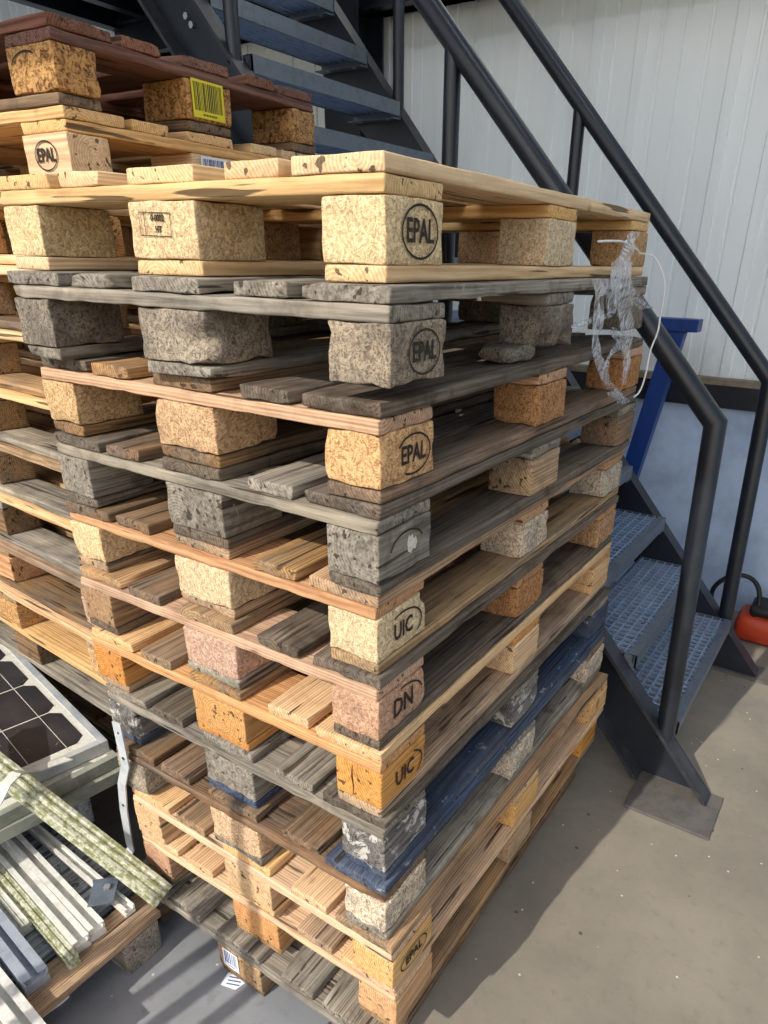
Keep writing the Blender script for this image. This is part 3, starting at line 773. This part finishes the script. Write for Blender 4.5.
# orange case and hose by the wall
oc = empty('tool_case', (.42, 2.6, 0)); tag(oc, 'orange case with dark top standing on the floor by the concrete wall', 'case')
me = rbox_mesh('case_body', .38, .20, .14, .05, (6, 5, 4), 0, 0, 5); link('case_body', me, M_orange, oc, (.02, 0, .071))
me = rbox_mesh('case_top', .30, .16, .05, .02, (5, 4, 2), 0, 0, 6); link('case_top', me, M_rubber, oc, (.03, 0, .163))
b = MB(); pth = []
for i in range(40):
    a = PI*1.02-i/39*PI*1.15; pth.append((.105*math.cos(a), .03*math.sin(a*2), .17+.13*math.sin(a)))
pth = [(-.07, 0, .0), (-.095, 0, .07)]+pth; b.tube(pth, .011, 10); 
o = b.build('hose', M_rubber, None, smooth=True, loc=(.225, 2.56, .012)); tag(o, 'black hose looping up beside the orange case', 'hose')
b = MB(); b.tube([(-.05, .0, -.0), (-.055, .0, .07), (-.035, 0, .14), (-.005, .0, .185)], .008, 8); b.build('hose_end', M_rubber, o, smooth=True)

# ------------------------------------------------------------------ plastic film and twine hanging from the far corner of the top pallet
film = empty('plastic_film', (.0, 1.1, 1.5)); tag(film, 'crumpled clear plastic wrap hanging from the far right corner of the topmost front pallet', 'plastic wrap')
def ribbon(pts, w, seed, wd=(.1, 1, 0)):
    bm = bmesh.new(); pts = [Vector(p) for p in pts]; R_ = random.Random(seed); rows = []; wd = Vector(wd).normalized()
    fine = []
    for a, c in zip(pts, pts[1:]):
        for i in range(5): fine.append(a.lerp(c, i/5))
    fine.append(pts[-1]); m = 7
    for i, p in enumerate(fine):
        ww = w[0]+(w[1]-w[0])*i/(len(fine)-1) if isinstance(w, tuple) else w
        ww *= 1+.4*noise.noise(Vector((i*.35, seed, 0)))
        rows.append([bm.verts.new(p-Vector((0, 1.1, 1.5))+wd*(j/(m-1)-.5)*ww+Vector((noise.noise(Vector((i*.16, j*1.3, seed)))*.010, 0, noise.noise(Vector((i*.2, j*.9, seed+5)))*.002))) for j in range(m)])
    for r0, r1 in zip(rows, rows[1:]):
        for j in range(m-1): bm.faces.new((r0[j], r0[j+1], r1[j+1], r1[j]))
    bmesh.ops.solidify(bm, geom=bm.faces[:], thickness=.0008)
    q = MB(); q.bm.free(); q.bm = bm; return q.build('film_strip', M_film, film, smooth=True)
PX = .02
ribbon([(.0, .985, 1.682), (.0, .95, 1.660), (.01, .922, 1.645), (PX, .86, 1.618), (PX, .848, 1.588)], (.04, .09), 1)
ribbon([(PX, .86, 1.62), (PX, .87, 1.57), (PX, .905, 1.53), (PX, .94, 1.505), (PX, .976, 1.46), (PX, .99, 1.415), (PX, .998, 1.35)], (.11, .03), 2)
ribbon([(PX+.01, .681, 1.59), (PX+.01, .711, 1.554), (PX+.01, .725, 1.516), (PX+.01, .722, 1.479), (PX+.01, .743, 1.439), (PX+.01, .813, 1.387), (PX+.01, .894, 1.351), (PX+.01, .96, 1.320)], .042, 3)
ribbon([(PX+.015, .87, 1.352), (PX+.015, .935, 1.325), (PX+.015, .985, 1.308)], .07, 4)
ribbon([(PX, .785, 1.588), (PX, .826, 1.55), (PX, .833, 1.518)], (.10, .05), 5)
ribbon([(PX, .84, 1.518), (PX, .754, 1.514), (PX, .66, 1.508), (PX, .604, 1.506)], .014, 6, (0, .1, 1))
ribbon([(PX, .905, 1.579), (PX+.005, .964, 1.546), (PX+.01, 1.06, 1.52)], (.04, .09), 7)
ribbon([(PX, .969, 1.443), (PX+.004, .89, 1.470), (PX+.005, .826, 1.487)], (.05, .01), 8, (0, .5, 1))
ribbon([(PX, .92, 1.45), (PX+.004, .86, 1.44), (PX+.005, .82, 1.41)], (.04, .008), 9, (0, .5, 1))
def smoothp(P, n=6):
    P = [Vector(p) for p in P]; out = []
    for i in range(len(P)-1):
        p0, p1, p2, p3 = P[max(0, i-1)], P[i], P[i+1], P[min(len(P)-1, i+2)]
        for k in range(n):
            t = k/n; out.append(.5*((2*p1)+(-p0+p2)*t+(2*p0-5*p1+4*p2-p3)*t*t+(-p0+3*p1-3*p2+p3)*t**3))
    return out+[P[-1]]
tw = [(-.015, 1.085, 1.640), (.003, 1.086, 1.638), (.022, 1.091, 1.630), (.039, 1.103, 1.603), (.051, 1.11, 1.565), (.051, 1.11, 1.507), (.051, 1.11, 1.467), (.042, 1.102, 1.42), (.040, 1.098, 1.359), (.034, 1.09, 1.322), (.03, 1.06, 1.312)]
b = MB(); b.tube(smoothp([(.004, .74, 1.656), (.004, .876, 1.66), (.003, .947, 1.654), (.0, 1.02, 1.645)]+tw), .0022, 8)
o = b.build('white_twine', M_twine, None, smooth=True); tag(o, 'loop of white twine hanging beside the clear plastic wrap', 'twine')

# ------------------------------------------------------------------ building
def st_(o, k='structure'): o['kind'] = k; return o
XL, XR, YB, YFt, ZC = -6.5, 3.6, 2.85, -1.6, 4.7
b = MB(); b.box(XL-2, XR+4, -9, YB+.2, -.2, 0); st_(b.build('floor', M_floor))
wb = MB(); wb.box(XL, XR, YB, YB+.2, 0, 1.125); wall = st_(wb.build('wall_back', M_conc))
# profiled cladding above the plinth
P = []; x = XL; k = 0
yb = YB+.02
while x < XR:
    if k % 10 == 0: P += [(x, yb), (x+.004, yb+.012), (x+.018, yb+.012), (x+.022, yb)]
    elif k % 2 == 0: P += [(x, yb), (x+.004, yb-.008), (x+.046, yb-.008), (x+.050, yb)]
    else: P += [(x, yb), (x+.004, yb+.007), (x+.014, yb+.007), (x+.018, yb)]
    x += .1; k += 1
P += [(XR, yb), (XR, yb+.1), (XL, yb+.1)]
b = MB(); b.prism(P, 'z', 1.14, ZC); b.build('cladding_panel', M_clad, wall)
b = MB(); b.box(XL, XR, YB-.035, YB+.12, 1.112, 1.142); st_(b.build('trim_1', M_sill, bevel=.003))
b = MB(); b.box(XL, XR, YB-.03, YB+.01, 1.01, 1.112); st_(b.build('trim_2', M_steel, bevel=.003))
b = MB(); b.box(XL-.2, XL, YFt, YB+.2, 0, ZC); st_(b.build('wall_left', M_clad))
b = MB(); b.box(XR, XR+.2, .9, YB+.2, 0, ZC); st_(b.build('wall_right', M_clad))
hx0, hx1, hy0, hy1 = -2.4, 3.4, .4, 2.8      # opening added to the unseen ceiling, sky fill for wall and treads
b = MB(); b.box(XL-.2, hx0, YFt, YB+.2, ZC, ZC+.15); b.box(hx1, XR+.2, YFt, YB+.2, ZC, ZC+.15)
b.box(hx0, hx1, YFt, hy0, ZC, ZC+.15); b.box(hx0, hx1, hy1, YB+.2, ZC, ZC+.15); st_(b.build('unseen_ceiling', M_roof))
b = MB(); b.box(XL-.2, XR+.2, YFt-.2, YFt, 3.68, ZC+.15); b.box(XL-.2, XL+2.2, YFt-.2, YFt, 0, 3.68); st_(b.build('wall_front', M_clad))

# upright bar barrier outside the frame whose bars stripe the floor at left
g = empty('bar_barrier', (-.70, -1.22, 0)); tag(g, 'low steel barrier with upright bars standing in the gateway left of the camera', 'barrier')
b = MB(); b.box(-.22, .20, -.05, .05, 0, .02); b.build('foot', M_steel, g)
for i, x in enumerate((.095, .005, -.085, -.175)):
    b = MB(); b.box(x-.016, x+.016, -.016, .016, .02, 1.62 if i == 0 else 1.22); b.build('bar', M_steel, g)

# ------------------------------------------------------------------ light
az, el = math.radians(11), math.radians(40)
d = Vector((math.sin(az)*math.cos(el), math.cos(az)*math.cos(el), -math.sin(el)))
su = bpy.data.lights.new('sun', 'SUN'); su.energy = 3.2; su.angle = math.radians(.6); su.color = (1., .94, .84)
so = bpy.data.objects.new('sun', su); C.objects.link(so); so.rotation_euler = d.to_track_quat('-Z', 'Y').to_euler(); so.location = (0, -6, 6)
w = bpy.data.worlds.new('world'); sc.world = w; w.use_nodes = True
nt = w.node_tree; nt.nodes.clear()
sk = nt.nodes.new('ShaderNodeTexSky'); sk.sky_type = 'NISHITA'; sk.sun_disc = False; sk.sun_elevation = el; sk.sun_rotation = PI-az
sk.air_density = 1.0; sk.dust_density = 2.0
bg = nt.nodes.new('ShaderNodeBackground'); bg.inputs[1].default_value = .14; ou = nt.nodes.new('ShaderNodeOutputWorld')
nt.links.new(sk.outputs[0], bg.inputs[0]); nt.links.new(bg.outputs[0], ou.inputs[0])
# added strip lights under the roof, fill for the back wall
for i, (lx, ly) in enumerate(((1.2, .1), (-2.8, .1))):
    f_ = empty('fill_strip_light', (lx, ly, ZC-.10)); tag(f_, 'added white fill light under the roof %s' % ('above the open floor' if i == 0 else 'above the back stack'), 'fill lamp')
    b = MB(); b.box(-.75, .75, -.06, .06, .03, .09); b.build('fill_lamp_housing', M_white, f_)
    t = NT('fill_lamp_diffuser'); t.b.inputs['Emission Color'].default_value = (.86, .94, 1, 1); t.b.inputs['Emission Strength'].default_value = 20
    b = MB(); b.box(-.73, .73, -.05, .05, .0, .03); b.build('fill_diffuser', t.m, f_)

# ------------------------------------------------------------------ camera
r = Vector((0.8399335, 0.54240511, 0.01756185)); u = Vector((-0.24955415, 0.35730242, 0.90003206)); f = Vector((-0.48190709, 0.76034971, -0.43546972))
cam = bpy.data.cameras.new('camera'); co = bpy.data.objects.new('camera', cam); C.objects.link(co)
M = Matrix((r, u, -f)).transposed().to_4x4(); M.translation = Vector((.54445, -.75514, 1.61708)); co.matrix_world = M
cam.sensor_width = 36; cam.lens = 692.07/1024*36; cam.shift_x = -34.83/1024; cam.shift_y = 82.38/1024; cam.clip_start = .02
sc.camera = co
sc.view_settings.view_transform = 'Standard'; sc.view_settings.look = 'None'; sc.view_settings.gamma = 1; sc.view_settings.use_curve_mapping = False
sc.view_settings.exposure = .42
